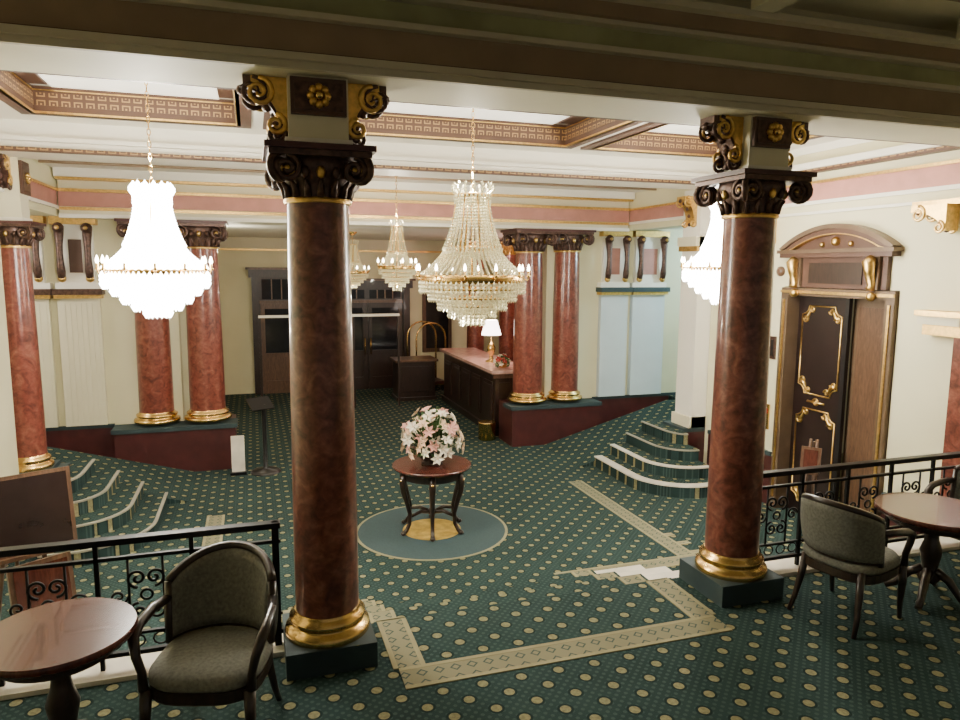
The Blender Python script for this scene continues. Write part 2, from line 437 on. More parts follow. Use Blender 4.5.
def column(name,x,y,z0,zcap,ztop,r,plinth=True,arms=((1,0),(-1,0)),red='red',capm='bronze',pl_h=0.15,ped=None):
    b=B(name)
    q=r/0.18
    if ped: ped(b)
    if plinth:
        h=0.255*q
        b.box(x-h,x+h,y-h,y+h,z0,z0+pl_h,'tealb')
    zb=z0+pl_h
    b.lathe([(0.245*q,0),(0.25*q,0.02),(0.245*q,0.045),(0.215*q,0.06),(0.205*q,0.075),(0.222*q,0.09),(0.222*q,0.11),(0.197*q,0.125),(0.19*q,0.15)],(x,y,zb),'brass',40)
    hc=0.29*q
    n=10; z1=zb+0.15; z2=zcap-hc
    prof=[]
    for i in range(n+1):
        t=i/n; prof.append((r*(1.03-0.10*t**1.6),z1+(z2-z1)*t))
    b.lathe(prof,(x,y,0),red,48)
    rt=prof[-1][0]
    b.lathe([(rt*1.08,0),(rt*1.12,0.015),(rt*1.05,0.03)],(x,y,z2),'gold',32)
    b.lathe([(rt*1.0,0.03),(rt*1.02,0.09*q),(rt*1.2,0.15*q),(rt*1.32,0.19*q),(rt*1.25,0.23*q)],(x,y,z2),capm,32)
    for k in range(16):
        a=2*pi*k/16
        b.ball((x+rt*1.24*math.cos(a),y+rt*1.24*math.sin(a),z2+0.155*q),0.026*q,capm if k%2 else 'gold',6,4,1.4)
        b.tube([(x+rr*math.cos(a),y+rr*math.sin(a),z2+zz*q) for rr,zz in ((rt*1.02,0.03),(rt*1.1,0.08),(rt*1.28,0.115))],[0.022*q,0.02*q,0.008*q],capm,5)
    ha=0.262*q
    for sx in (-1,1):
        for sy in (-1,1):
            cc=(x+sx*ha*0.80,y+sy*ha*0.80,z2+0.165*q)
            d=Vector((sx,sy,0)).normalized()
            pts=[]
            for i in range(26):
                t=i/25; rr=0.075*q*(1-0.85*t); a=pi/2-t*3.6*pi
                pts.append((cc[0]+d.x*rr*math.cos(a),cc[1]+d.y*rr*math.cos(a),cc[2]+rr*math.sin(a)))
            b.tube(pts,0.02*q,capm,6)
            b.ball(cc,0.028*q,'gold',6,4)
            for pl_,off in (('xz',(sx*ha*0.66,sy*ha*0.86)),('yz',(sx*ha*0.86,sy*ha*0.66))):
                c2=(x+off[0],y+off[1],z2+0.165*q)
                b.tube(spiral(c2,0.07*q,1.7,pl_,sgn=-1,start=pi/2),0.015*q,capm,6)
                b.ball(c2,0.018*q,'gold',6,4)
    b.box(x-ha,x+ha,y-ha,y+ha,z2+0.23*q,z2+0.26*q,capm); b.box(x-ha*1.08,x+ha*1.08,y-ha*1.08,y+ha*1.08,z2+0.26*q,zcap,'maroon')
    if ztop>zcap+0.05:
        hi=0.155*q; hh=ztop-zcap
        b.box(x-hi,x+hi,y-hi,y+hi,zcap,ztop,'cream')
        b.box(x-hi*1.12,x+hi*1.12,y-hi*1.12,y+hi*1.12,zcap,zcap+0.04,'white')
        for sx,sy in ((0,-1),(0,1),(1,0),(-1,0)):
            if (sx,sy) in arms: continue
            cxx,cyy=x+sx*hi,y+sy*hi
            def bb(e,d0,d1,za,zb_,m):
                if sx==0: b.box(x-e,x+e,*sorted((cyy+sy*d0,cyy+sy*d1)),za,zb_,m)
                else: b.box(*sorted((cxx+sx*d0,cxx+sx*d1)),y-e,y+e,za,zb_,m)
            bb(hi*0.92,0,0.03,zcap+hh*0.44,zcap+hh*0.96,'brown')
            bb(hi*0.80,0.03,0.036,zcap+hh*0.50,zcap+hh*0.90,'bronze')
            zc_=zcap+hh*0.70
            for k in range(8):
                a=2*pi*k/8; e=0.042*q
                u,v=e*math.cos(a),e*math.sin(a)
                p=(x+u,cyy+sy*0.045,zc_+v) if sx==0 else (cxx+sx*0.045,y+u,zc_+v)
                b.ball(p,0.023*q,'gold',6,4)
            p=(x,cyy+sy*0.06,zc_) if sx==0 else (cxx+sx*0.06,y,zc_)
            b.ball(p,0.022*q,'brass',8,5)
        for dx,dy in arms:
            bracket(b,(x+dx*hi,y+dy*hi,ztop),dx,dy,0.32,0.22,0.15,capm)
            bracket(b,(x+dx*hi,y+dy*hi,ztop-0.002),dx,dy,0.27,0.18,0.165,'gold')
    return b.done()
column('marble_column',0.365,YC,0,2.93,3.285,0.18)
column('marble_column',3.24,YC,0,2.93,3.285,0.18)
column('marble_column',5.93,4.02,0,2.93,3.285,0.16,plinth=False,arms=((0,-1),))
for side in (1,-1):
    X=mx(6.12,side)
    def ped1(b):
        b.box(X-0.32,X+0.32,8.41,8.92,ZL,-0.02,'maroon'); b.box(X-0.33,X+0.33,8.41,8.94,-0.02,0.04,'tealb')
    if side<0:
        column('marble_column',X,8.67,0.04,2.75,3.40,0.17,arms=((0,-1),(0,1)),red='red2',pl_h=0.05,ped=ped1)
    else:
        b=B('wall_pier_right'); ped1(b)
        b.box(X-0.20,X+0.22,8.41,8.82,0.04,3.40,'white'); b.box(X-0.24,X+0.24,8.41,8.85,0.04,0.2,'cream'); b.box(X-0.24,X+0.24,8.41,8.85,2.55,2.62,'gold')
        b.box(X-0.26,X+0.24,8.41,8.86,2.62,2.75,'cream'); bracket(b,(X-0.2,8.6,3.3),-1,0,0.4,0.2,0.2); b.done()
    b=B('column_pedestal')
    b.box(*sorted((mx(4.02,side),mx(5.62,side))),10.62,10.99,ZL,-0.03,'maroon'); 
    b.box(*sorted((mx(3.99,side),mx(5.65,side))),10.59,10.99,-0.03,0.03,'tealb')
    b.box(*sorted((mx(4.02,side),mx(4.74,side))),10.99,11.28,ZL,0.03,'maroon')
    b.done()
    column('marble_column',mx(4.40,side),10.93,0.03,2.93,2.93,0.24,plinth=False,red='red2',capm='bronze',pl_h=0.04)
    column('marble_column',mx(5.09,side),10.93,0.03,2.93,2.93,0.225,plinth=False,red='red2',capm='bronze',pl_h=0.04)

# ------------------------------------------------------------------ back lobby
b=B('wall_back')
b.box(-1.1,7.05,17.0,17.2,ZL,2.95,'wall'); b.done()
b=B('wall_back_lobby_left'); b.box(-1.1,-0.95,11.26,17,ZL,2.95,'wall'); b.done()
b=B('wall_back_lobby_right'); b.box(6.9,7.05,11.26,17,ZL,2.95,'wall'); b.done()
b=B('ceiling_back_lobby'); b.box(-1.2,7.1,11.3,17.1,2.95,3.05,'white')
b.done()
b=B('trim_back'); b.box(-0.95,6.9,16.93,17,2.7,2.95,'cream'); b.box(-0.95,6.9,16.9,17,2.66,2.7,'gold'); b.done()
def doorset(name,x0,x1,leafs,top=2.0,wd='dwood'):
    b=B(name); y=16.93
    b.box(x0-0.16,x0,y-0.1,16.995,ZL,top+0.1,'dwood'); b.box(x1,x1+0.16,y-0.1,16.995,ZL,top+0.1,'dwood')
    b.box(x0-0.22,x1+0.22,y-0.16,16.995,top+0.1,top+0.28,'dwood'); b.box(x0-0.28,x1+0.28,y-0.22,16.995,top+0.28,top+0.33,'bwood')
    b.box(x0,x1,y-0.04,y,1.45,1.52,'bwood'); 
    b.box(x0,x1,y,16.98,ZL,top+0.1,'dwood')
    w=(x1-x0)/leafs
    for i in range(leafs):
        a=x0+i*w
        b.box(a+0.02,a+0.11,y-0.05,y,ZL,1.45,wd); b.box(a+w-0.11,a+w-0.02,y-0.05,y,ZL,1.45,wd)
        b.box(a+0.11,a+w-0.11,y-0.05,y,ZL,ZL+0.3,wd); b.box(a+0.11,a+w-0.11,y-0.05,y,1.33,1.45,wd); b.box(a+0.11,a+w-0.11,y-0.05,y,0.2,0.3,wd)
        b.box(a+0.11,a+w-0.11,y-0.02,y-0.01,0.3,1.33,'glassd'); b.box(a+0.11,a+w-0.11,y-0.03,y,ZL+0.3,0.2,wd)
        b.box(a+0.06,a+w-0.06,y-0.02,y-0.01,1.55,top+0.06,'glassd')
        for k in range(1,4): b.box(a+0.06+(w-0.12)*k/4-0.012,a+0.06+(w-0.12)*k/4+0.012,y-0.03,y-0.02,1.55,top+0.06,'bwood')
        b.tube([(a+(w-0.07 if i%2==0 else 0.07),y-0.09,0.2),(a+(w-0.07 if i%2==0 else 0.07),y-0.09,0.6)],0.015,'brass')
    return b.done()
doorset('door_1',0.15,1.15,1,1.95,'bwood'); doorset('door_2',1.75,3.5,2,1.7)
b=B('vestibule_frame')
b.box(0.1,2.95,14.6,14.68,1.28,1.33,'white'); b.box(0.1,0.14,14.6,14.66,ZL,1.28,'dwood'); b.box(2.91,2.95,14.6,14.66,ZL,1.28,'dwood'); b.box(0.98,1.02,14.6,14.66,ZL,1.28,'dwood')
b.box(1.96,2.0,14.6,14.66,ZL,1.28,'dwood')
b.done()
# reception
b=B('reception_desk')
b.box(4.0,4.6,11.45,14.9,ZL,0.46,'dwood'); b.box(3.92,4.72,11.38,14.98,0.46,0.52,'counter'); b.box(3.96,4.6,11.42,14.94,ZL,ZL+0.12,'dwood')
for k in range(5):
    y0=11.55+0.67*k
    b.box(3.975,4.0,y0,y0+0.5,-0.4,0.3,'dwood'); b.box(3.965,3.98,y0+0.06,y0+0.44,-0.34,0.24,'dwood')
b.box(4.07,4.53,11.43,11.45,-0.4,0.3,'dwood')
b.box(3.95,4.7,11.41,11.43,0.38,0.46,'bwood')
b.done(0.006)
b=B('concierge_desk')
b.box(3.0,3.85,15.1,15.7,ZL+0.05,0.22,'dwood'); b.box(2.94,3.91,15.04,15.76,0.22,0.27,'bwood'); b.box(3.08,3.77,15.08,15.1,-0.45,0.12,'dwood')
b.box(2.97,3.88,15.07,15.73,ZL,ZL+0.08,'dwood'); b.done(0.006)
b=B('table_lamp')
b.lathe([(0.11,0),(0.11,0.02),(0.04,0.05),(0.03,0.12),(0.075,0.2),(0.085,0.28),(0.04,0.36),(0.015,0.4),(0.012,0.5)],(4.3,12.55,0.52),'brass',20)
b.lathe([(0.19,0.52),(0.18,0.56),(0.11,0.80),(0.10,0.80)],(4.3,12.55,0.52),'shade',28,cap=False)
b.done()
def bouquet(name,c,rad,h,nf,cols,ps,vase):
    b=B(name); b.T=xform(*c)
    if vase:
        b.lathe([(0.11,0),(0.12,0.01),(0.09,0.03),(0.15,0.08),(0.19,0.13),(0.2,0.15),(0.18,0.15)],(0,0,0),'dwood',28)
    else:
        b.lathe([(0.05,0),(0.07,0.01),(0.08,0.1),(0.09,0.12)],(0,0,0),'brass',20)
    for i in range(int(nf*3.2)):
        a=random.random()*2*pi; e=random.random()*1.45; l=rad*(0.8+0.48*random.random())
        d=Vector((math.cos(a)*math.cos(e*0.9),math.sin(a)*math.cos(e*0.9),math.sin(e)*h/rad)); tip=Vector((0,0,0.12*rad/0.3))+d*l*0.95
        s=Vector((-math.sin(a),math.cos(a),0))*ps*0.32; base=Vector((0,0,0.12)); mid=base.lerp(tip,0.6)+Vector((0,0,0.03))
        b.add([base,mid+s,tip,mid-s],[(0,1,2,3)],'leaf')
    for i in range(nf):
        a=i*2.39996; t=(i+0.5)/nf; e=math.asin(1-1.0*t)
        l=rad*(0.70+0.50*random.random())
        d=Vector((math.cos(a)*math.cos(e),math.sin(a)*math.cos(e),math.sin(e)))
        p=Vector((0,0,0.14*rad/0.3))+Vector((d.x*l,d.y*l,d.z*l*h/rad))
        n=(d+Vector((random.uniform(-.6,.6),random.uniform(-.6,.6),random.uniform(-.3,.4)))).normalized()
        u=n.orthogonal().normalized(); v=n.cross(u); m=random.choice(cols)
        b.tube([(0,0,0.12),tuple(p*0.6+Vector((0,0,0.03))),tuple(p)],0.004,'leaf',4)
        for k in range(6):
            th=2*pi*k/6+random.random()*0.3; dd=u*math.cos(th)+v*math.sin(th); ss=(n.cross(dd))*ps*0.28
            q=p+dd*ps*0.5+n*ps*0.35; r_=p+dd*ps+n*ps*0.25
            b.add([p,q+ss,r_,q-ss],[(0,1,2,3)],m)
        b.ball(tuple(p+n*ps*0.2),ps*0.13,'fpeach',5,3)
    return b.done()
bouquet('flower_arrangement',(TX,TY,ZL+0.776),0.30,0.44,72,['fwhite','fwhite','fpink','fpeach','fwhite'],0.08,True)
bouquet('potted_poinsettia',(4.25,11.75,0.521),0.13,0.16,26,['fred','leaf','fwhite'],0.06,False)
b=B('waste_bin'); b.lathe([(0.12,0),(0.15,0.02),(0.15,0.3),(0.16,0.32),(0.14,0.32)],(3.78,11.22,ZL),'brass',24); b.done()
for xx in (4.95,5.75,6.5):
    column('marble_column',xx,15.6,ZL,2.93,2.93,0.2,red='red2',capm='gold')
b=B('key_cabinet'); b.box(6.6,6.89,12.0,14.6,ZL,1.6,'mahog')
for k in range(5):
    for j in range(5): b.box(6.58,6.6,12.1+0.5*k,12.5+0.5*k,-0.4+0.38*j,-0.1+0.38*j,'bwood')
b.box(6.5,6.89,11.9,14.7,1.6,1.7,'dwood'); b.done()
b=B('luggage_cart'); TT=xform(3.95,16.35,ZL,0.2)
b.T=TT
b.box(-0.4,0.4,-0.28,0.28,0.18,0.24,'maroon'); b.box(-0.42,0.42,-0.3,0.3,0.15,0.18,'brass')
for yy in (-0.26,0.26):
    b.tube([(-0.38,yy,0.2),(-0.38,yy,1.3)]+[(-0.38*math.cos(t*pi/8),yy,1.3+0.35*math.sin(t*pi/8)) for t in range(1,8)]+[(0.38,yy,1.3),(0.38,yy,0.2)],0.02,'brass',8)
b.tube([(0,-0.26,1.65),(0,0.26,1.65)],0.02,'brass',8)
for sx in (-0.34,0.34):
    for sy in (-0.22,0.22):
        b.T=TT@Matrix.Translation((sx,sy,0.08))@Matrix.Rotation(pi/2,4,'X'); b.lathe([(0.08,-0.02),(0.08,0.02)],(0,0,0),'black',16)
b.done()
b=B('wall_mirror'); b.box(4.0,4.75,16.95,16.995,0.2,1.7,'bwood'); b.box(4.09,4.66,16.93,16.95,0.3,1.6,'glassd'); b.tube([(4.375+0.375*math.cos(t*pi/10),16.95,1.7+0.16*math.sin(t*pi/10)) for t in range(11)],0.035,'gold'); b.done()
b=B('sign_stand'); sx_,sy_=0.10,10.3
b.lathe([(0.21,0),(0.21,0.02),(0.18,0.04),(0.045,0.06),(0.03,0.08),(0.03,0.95),(0.04,0.97),(0.03,1.0)],(sx_,sy_,ZL),'black',28)
b.T=Matrix.Translation((sx_-0.04,sy_-0.02,ZL+1.0))@Matrix.Rotation(0.5,4,'Z')@Matrix.Rotation(-0.9,4,'X')
b.box(-0.17,0.17,-0.015,0.01,-0.10,0.13,'black'); b.done()
b=B('reflection_slab'); b.box(-0.36,-0.18,10.3,10.33,ZL+0.04,ZL+0.56,'marble'); b.box(-0.38,-0.16,10.24,10.4,ZL,ZL+0.04,'iron'); b.done()  # invented white upright standing in for a reflection on the marble

# ------------------------------------------------------------------ elevator
b=B('elevator_door')
def e(x0,x1,y0,y1,z0,z1,m): b.box(x0,x1,y0,y1,z0,z1,m)
Xw=6.15
for (y0,y1) in ((5.39,5.50),(6.86,6.97)):
    e(Xw-0.05,Xw+0.28,y0,y1,ZL,2.0,'efr'); e(Xw-0.062,Xw-0.05,y0+0.04,y1-0.04,ZL+0.15,1.95,'gold')
e(Xw-0.05,Xw+0.28,5.39,6.97,2.0,2.09,'efr'); e(Xw-0.07,Xw-0.05,5.39,6.97,2.03,2.06,'gold')
e(Xw-0.05,Xw-0.001,5.5,6.86,2.1,2.44,'brown'); e(Xw-0.065,Xw-0.05,5.80,6.54,2.15,2.38,'dwood')
e(Xw-0.12,Xw-0.001,5.40,6.96,2.44,2.49,'brown'); e(Xw-0.14,Xw-0.001,5.37,6.99,2.49,2.53,'efr')
yc=6.18; zb0=2.53; hw=0.78; rise=0.25; R=(hw*hw+rise*rise)/(2*rise); zc0=zb0+rise-R; A=math.asin(hw/R)
def arc(r0,r1,x0,x1,m):
    n=20; poly=[(yc+r1*math.sin(-A+2*A*i/n),max(zb0,zc0+r1*math.cos(-A+2*A*i/n))) for i in range(n+1)]+[(yc+r0*math.sin(A-2*A*i/n),max(zb0+0.001,zc0+r0*math.cos(A-2*A*i/n))) for i in range(n+1)]
    for i in range(n):
        q=[poly[i],poly[i+1],poly[2*n+1-(i+1)],poly[2*n+1-i]]
        b.prism(q,lambda u,v,t:(t,u,v),x0,x1,m)
arc(R-0.08,R-0.03,Xw-0.10,Xw-0.001,'brown'); arc(R-0.03,R+0.02,Xw-0.13,Xw-0.001,'efr'); arc(R-0.092,R-0.08,Xw-0.105,Xw-0.001,'gold')
arc(R-0.5,R-0.09,Xw-0.04,Xw-0.001,'brown')
b.ball((Xw-0.06,yc,2.61),0.05,'gold',8,5); b.ball((Xw-0.05,yc-0.2,2.58),0.03,'gold',8,5); b.ball((Xw-0.05,yc+0.2,2.58),0.03,'gold',8,5)
for yy in (5.64,6.72):
    e(Xw-0.09,Xw-0.001,yy-0.07,yy+0.07,2.1,2.44,'efr')
    b.tube([(Xw-0.11,yy,2.42),(Xw-0.15,yy,2.38),(Xw-0.13,yy,2.27),(Xw-0.09,yy,2.15),(Xw-0.11,yy,2.10)],[0.05,0.065,0.05,0.04,0.045],'gold',8)
    b.ball((Xw-0.09,yy,2.03),0.05,'gold')
e(Xw+0.12,Xw+0.16,6.10,6.85,ZL,1.99,'edoor'); e(Xw+0.20,Xw+0.24,5.51,6.12,ZL,1.99,'efr'); e(Xw+0.19,Xw+0.20,5.62,6.04,ZL+0.1,1.9,'bwood')
e(Xw+0.09,Xw+0.12,6.08,6.13,ZL,1.99,'black')
def orn(y0,y1,z0,z1):
    xx=Xw+0.115; r=0.10
    pts=[]
    for (cy,cz,a0) in ((y1,z1,pi),(y1,z0,pi/2),(y0,z0,0),(y0,z1,-pi/2)):
        for k in range(7):
            a=a0+(pi/2)*k/6
            pts.append((xx,cy+r*math.cos(a),cz+r*math.sin(a)))
    b.tube(pts,0.010,'gold',5,closed=True)
    ym=(y0+y1)/2
    for sy in (-1,1):
        for cz,sz in ((z0,1),(z1,-1)):
            cy=ym+sy*(y1-y0)/2
            b.tube([(xx,cy-sy*(0.03+0.10*t),cz+sz*(0.12-0.09*t+0.05*math.sin(t*pi))) for t in [i/6 for i in range(7)]],[0.010,0.018,0.024,0.026,0.022,0.016,0.01],'gold',6)
            b.tube(spiral((xx,cy-sy*0.06,cz+sz*0.15),0.045,1.3,'yz',sgn=sy*sz),0.012,'gold',5)
            b.tube(spiral((xx,cy-sy*0.15,cz+sz*0.05),0.04,1.3,'yz',sgn=-sy*sz),0.012,'gold',5)
orn(6.19,6.78,0.84,1.88); orn(6.19,6.78,-0.50,0.66)
b.tube(spiral((Xw+0.115,6.49,0.75),0.05,1.5,'yz'),0.012,'gold',5); b.tube([(Xw+0.115,6.36,0.75),(Xw+0.115,6.62,0.75)],0.014,'gold',5)
b.done()
b=B('elevator_call_panel'); b.box(Xw-0.02,Xw-0.001,7.1,7.2,0.3,0.62,'brass'); b.box(Xw-0.03,Xw-0.02,7.13,7.17,0.5,0.56,'fred'); b.done()
b=B('elevator_indicator'); b.box(Xw-0.03,Xw-0.001,7.06,7.14,1.2,1.48,'bronze'); b.box(Xw-0.035,Xw-0.03,7.08,7.12,1.24,1.44,'black'); b.done()
b=B('alarm_bell'); 
b.T=Matrix.Translation((Xw,7.05,2.28))@Matrix.Rotation(-pi/2,4,'Y'); b.lathe([(0.06,0),(0.06,0.03),(0.03,0.05)],(0,0,0),'bwood',20); b.done()
b=B('wall_bracket'); bracket(b,(Xw-0.001,7.25,2.92),-1,0,0.3,0.2,0.14); b.done()
b=B('wall_bracket'); bracket(b,(6.03,4.80,2.9),0,1,0.24,0.36,0.16); b.box(6.06,6.149,4.55,5.25,2.9,2.95,'gold'); b.done()
b=B('wall_shelf_cornice'); b.box(5.98,6.149,4.6,5.06,1.88,1.93,'gold'); b.box(6.0,6.149,4.62,5.04,1.80,1.88,'cream'); b.box(6.05,6.149,4.64,5.02,1.7,1.8,'gold'); b.done()
b=B('marble_wall_pilaster'); b.box(6.03,6.149,4.40,4.68,0.05,1.7,'red'); b.box(6.0,6.149,4.37,4.71,ZL,0.05,'maroon'); b.done()
def easel(name,x,y,rot,w,h,zb,bm,fm,H):
    b=B(name); b.T=xform(x,y,ZL,rot)
    b.tube([(-w*0.35,-0.12,0),(-0.03,0.06,H)],0.018,'bwood',6); b.tube([(w*0.35,-0.12,0),(0.03,0.06,H)],0.018,'bwood',6); b.tube([(0,0.4,0),(0,0.07,H*0.97)],0.016,'bwood',6)
    b.box(-w*0.45,w*0.45,-0.16,-0.06,zb-0.03,zb,'bwood')
    b.T=b.T@Matrix.Translation((0,-0.11,zb))@Matrix.Rotation(-0.17,4,'X')
    b.box(-w/2,w/2,-0.03,0,0,h,fm); b.box(-w/2+0.03,w/2-0.03,-0.036,-0.03,0.03,h-0.03,bm)
    return b.done()
easel('easel_sign',5.80,6.0,-0.9,0.2,0.26,0.78,'mahog','bwood',1.10)
easel('easel_poster',-1.80,6.15,0.45,0.72,0.62,0.72,'lcd','bwood',1.28)
easel('easel_poster',-1.50,5.40,0.6,0.40,0.5,0.42,'mahog','bwood',0.88)

# ------------------------------------------------------------------ railings
def railing(name,x0,x1,y):
    b=B(name); ht=0.80
    b.box(x0,x1,y-0.03,y+0.03,ht-0.035,ht,'iron'); b.box(x0,x1,y-0.012,y+0.012,ht-0.13,ht-0.11,'iron')
    b.box(x0,x1,y-0.015,y+0.015,0.10,0.125,'iron'); b.box(x0,x1,y-0.012,y+0.012,0.22,0.235,'iron')
    for xp in (x0+0.03,x1-0.03):
        b.box(xp-0.02,xp+0.02,y-0.02,y+0.02,0.029,ht+0.0,'iron')
    n=max(2,int((x1-x0)/0.42)); w=(x1-x0)/n
    for i in range(n):
        a=x0+i*w
        if i: b.box(a-0.012,a+0.012,y-0.012,y+0.012,0.03,ht-0.03,'iron')
        c=a+w/2; zz=0.45
        b.tube([(c-0.09,y,0.235),(c-0.09,y,ht-0.12)],0.008,'iron',5); b.tube([(c+0.09,y,0.235),(c+0.09,y,ht-0.12)],0.008,'iron',5)
        for sg in (1,-1):
            b.tube(spiral((c+sg*0.045,y,zz+0.1),0.055,1.5,'xz',sgn=sg,start=-pi/2),0.009,'iron',5)
            b.tube(spiral((c+sg*0.045,y,zz-0.1),0.055,1.5,'xz',sgn=-sg,start=pi/2),0.009,'iron',5)
            b.tube(spiral((c+sg*0.145,y,zz),0.05,1.4,'xz',sgn=sg,start=0),0.008,'iron',5)
        b.tube([(c+0.03*math.cos(t*pi/6),y,zz+0.03*math.sin(t*pi/6)) for t in range(12)],0.008,'iron',5,closed=True)
        for k in range(4):
            xx=a+w*(k+0.5)/4
            b.tube([(xx+0.04*math.cos(t*pi/5),y,0.178+0.036*math.sin(t*pi/5)) for t in range(10)],0.006,'iron',4,closed=True)
    b.done()
    b=B('marble_curb'); b.box(x0,x1+0.0,y-0.1,YE,0.0,0.028,'marble'); b.done()
railing('railing',-2.35,0.11,YC+0.12)
railing('railing',3.51,5.72,YC+0.12)

# ------------------------------------------------------------------ furniture
def chair(name,x,y,rot):
    b=B(name); b.T=xform(x,y,0,rot)     # front faces -Y
    def sup(rx,ry,z,n=32):
        out=[]
        for i in range(n):
            a=2*pi*i/n; c,s=math.cos(a),math.sin(a); e=0.62
            out.append((rx*abs(c)**e*(1 if c>0 else -1),ry*abs(s)**e*(1 if s>0 else -1),z))
        return out
    def loft(L,m,smooth=True):
        vs=[];n=32
        for rx,ry,z in L: vs+=sup(rx,ry,z)
        fs=[(j*n+i,j*n+(i+1)%n,(j+1)*n+(i+1)%n,(j+1)*n+i) for j in range(len(L)-1) for i in range(n)]
        fs.append(tuple(range(n))[::-1]); fs.append(tuple((len(L)-1)*n+i for i in range(n)))
        b.add(vs,fs,m,smooth)
    loft([(0.255,0.245,0.325),(0.262,0.25,0.335),(0.262,0.25,0.385)],'dwood',False)
    loft([(0.25,0.24,0.385),(0.262,0.25,0.40),(0.262,0.25,0.43),(0.24,0.23,0.455),(0.15,0.14,0.468),(0.02,0.02,0.47)],'fabric')
    n=20
    def top(a): return 0.66+0.17*max(0,math.cos(a*1.15))**0.6
    def pt(a,z,off=0):
        lean=(z-0.45)*0.28
        rx=0.275+off+0.02*(z-0.45); ry=0.25+off
        return (rx*math.sin(a),ry*math.cos(a)+lean*max(0,math.cos(a)),z)
    am=1.15
    vs=[];rows=8
    for off in (-0.022,0.022):
        for j in range(rows+1):
            for i in range(n+1):
                a=-am+2*am*i/n; z=0.47+(top(a)-0.47)*j/rows
                bulge=0.012*math.sin(pi*j/rows)*(1 if off>0 else -1)
                vs.append(pt(a,z,off+bulge))
    N1=(rows+1)*(n+1); fs=[]
    for s_ in (0,1):
        for j in range(rows):
            for i in range(n):
                q=s_*N1+j*(n+1)+i; f=(q,q+1,q+n+2,q+n+1); fs.append(f if s_ else f[::-1])
    for i in range(n):
        fs.append((i,i+1,N1+i+1,N1+i)); k=rows*(n+1)+i; fs.append((k,N1+k,N1+k+1,k+1))
    for j in range(rows):
        k=j*(n+1); fs.append((k,N1+k,N1+k+n+1,k+n+1)); k=k+n; fs.append((k,k+n+1,N1+k+n+1,N1+k))
    b.add(vs,fs,'fabric',True)
    b.tube([pt(-am+2*am*i/n,top(-am+2*am*i/n)+0.012) for i in range(n+1)],0.022,'dwood',8)
    b.tube([pt(-am+2*am*i/n,0.465) for i in range(n+1)],0.02,'dwood',8)
    for s_ in (-1,1):
        b.tube([pt(s_*am,0.44),pt(s_*am,0.56),pt(s_*am,top(am)+0.01)],0.021,'dwood',8)
        p0=Vector(pt(s_*am,0.665)); 
        b.tube([tuple(p0),(s_*0.29,0.02,0.66),(s_*0.298,-0.10,0.645),(s_*0.29,-0.18,0.61),(s_*0.27,-0.205,0.54),(s_*0.25,-0.20,0.46),(s_*0.245,-0.205,0.38)],[0.022,0.024,0.026,0.026,0.022,0.02,0.024],'dwood',8)
        b.tube([(s_*0.235,-0.20,0.38),(s_*0.24,-0.215,0.25),(s_*0.235,-0.215,0.12),(s_*0.235,-0.225,0.0)],[0.03,0.026,0.018,0.014],'dwood',8)
        b.tube([(s_*0.19,0.20,0.40),(s_*0.20,0.225,0.25),(s_*0.215,0.26,0.1),(s_*0.225,0.30,0.0)],[0.026,0.024,0.018,0.015],'dwood',8)
    b.done()
chair('armchair',-0.24,3.42,-0.30)
chair('armchair',3.76,3.50,pi/2+0.25)
chair('armchair',5.15,3.66,-pi/2+0.2)
def pedtable(name,x,y,r,h):
    b=B(name)
    b.lathe([(r*0.9,h-0.05),(r*0.97,h-0.04),(r,h-0.022),(r,h-0.008),(r*0.985,h)],(x,y,0),'mahog',56)
    b.lathe([(r*0.75,h-0.10),(r*0.78,h-0.05)],(x,y,0),'dwood',40)
    b.lathe([(0.06,0.14),(0.075,0.17),(0.045,0.22),(0.06,0.30),(0.07,0.36),(0.045,0.44),(0.035,0.52),(0.06,0.56),(0.09,h-0.10)],(x,y,0),'dwood',24)
    for k in range(4):
        a=k*pi/2+0.5; c,s=math.cos(a),math.sin(a)
        b.tube([(x+c*0.04,y+s*0.04,0.22),(x+c*0.12,y+s*0.12,0.17),(x+c*0.2,y+s*0.2,0.06),(x+c*0.26,y+s*0.26,0.025)],[0.035,0.03,0.024,0.024],'dwood',8)
    b.done()
pedtable('pedestal_table',-0.87,3.34,0.32,0.70)
pedtable('pedestal_table',4.46,3.48,0.37,0.66)
b=B('round_center_table'); h=0.765; z0=ZL+0.008
b.T=Matrix.Translation((TX,TY,z0))
b.lathe([(0.40,h-0.045),(0.43,h-0.035),(0.445,h-0.02),(0.445,h-0.008),(0.435,h)],(0,0,0),'mahog',56)
b.lathe([(0.34,h-0.14),(0.36,h-0.13),(0.36,h-0.045)],(0,0,0),'dwood',48)
for k in range(6):
    a=k*pi/3+0.3; c,s=math.cos(a),math.sin(a)
    pr=[(0.345,h-0.06,0.036),(0.37,h-0.16,0.04),(0.365,h-0.26,0.032),(0.32,h-0.40,0.026),(0.285,0.24,0.024),(0.29,0.12,0.022),(0.33,0.05,0.024),(0.37,0.02,0.028)]
    b.tube([(c*r_,s*r_,zz) for r_,zz,_ in pr],[q for _,_,q in pr],'dwood',10)
    b.ball((c*0.368,s*0.368,0.024),0.033,'dwood',8,5,0.72)
    b.tube([(c*0.29,s*0.29,0.2),(c*0.15,s*0.15,0.235),(0,0,0.2)],[0.018,0.022,0.02],'dwood',8)
    b.ball((c*0.385,s*0.385,h-0.14),0.025,'brass',6,4)
b.lathe([(0.02,0.17),(0.05,0.19),(0.06,0.215),(0.03,0.25),(0.008,0.30)],(0,0,0),'dwood',16)
b.done()

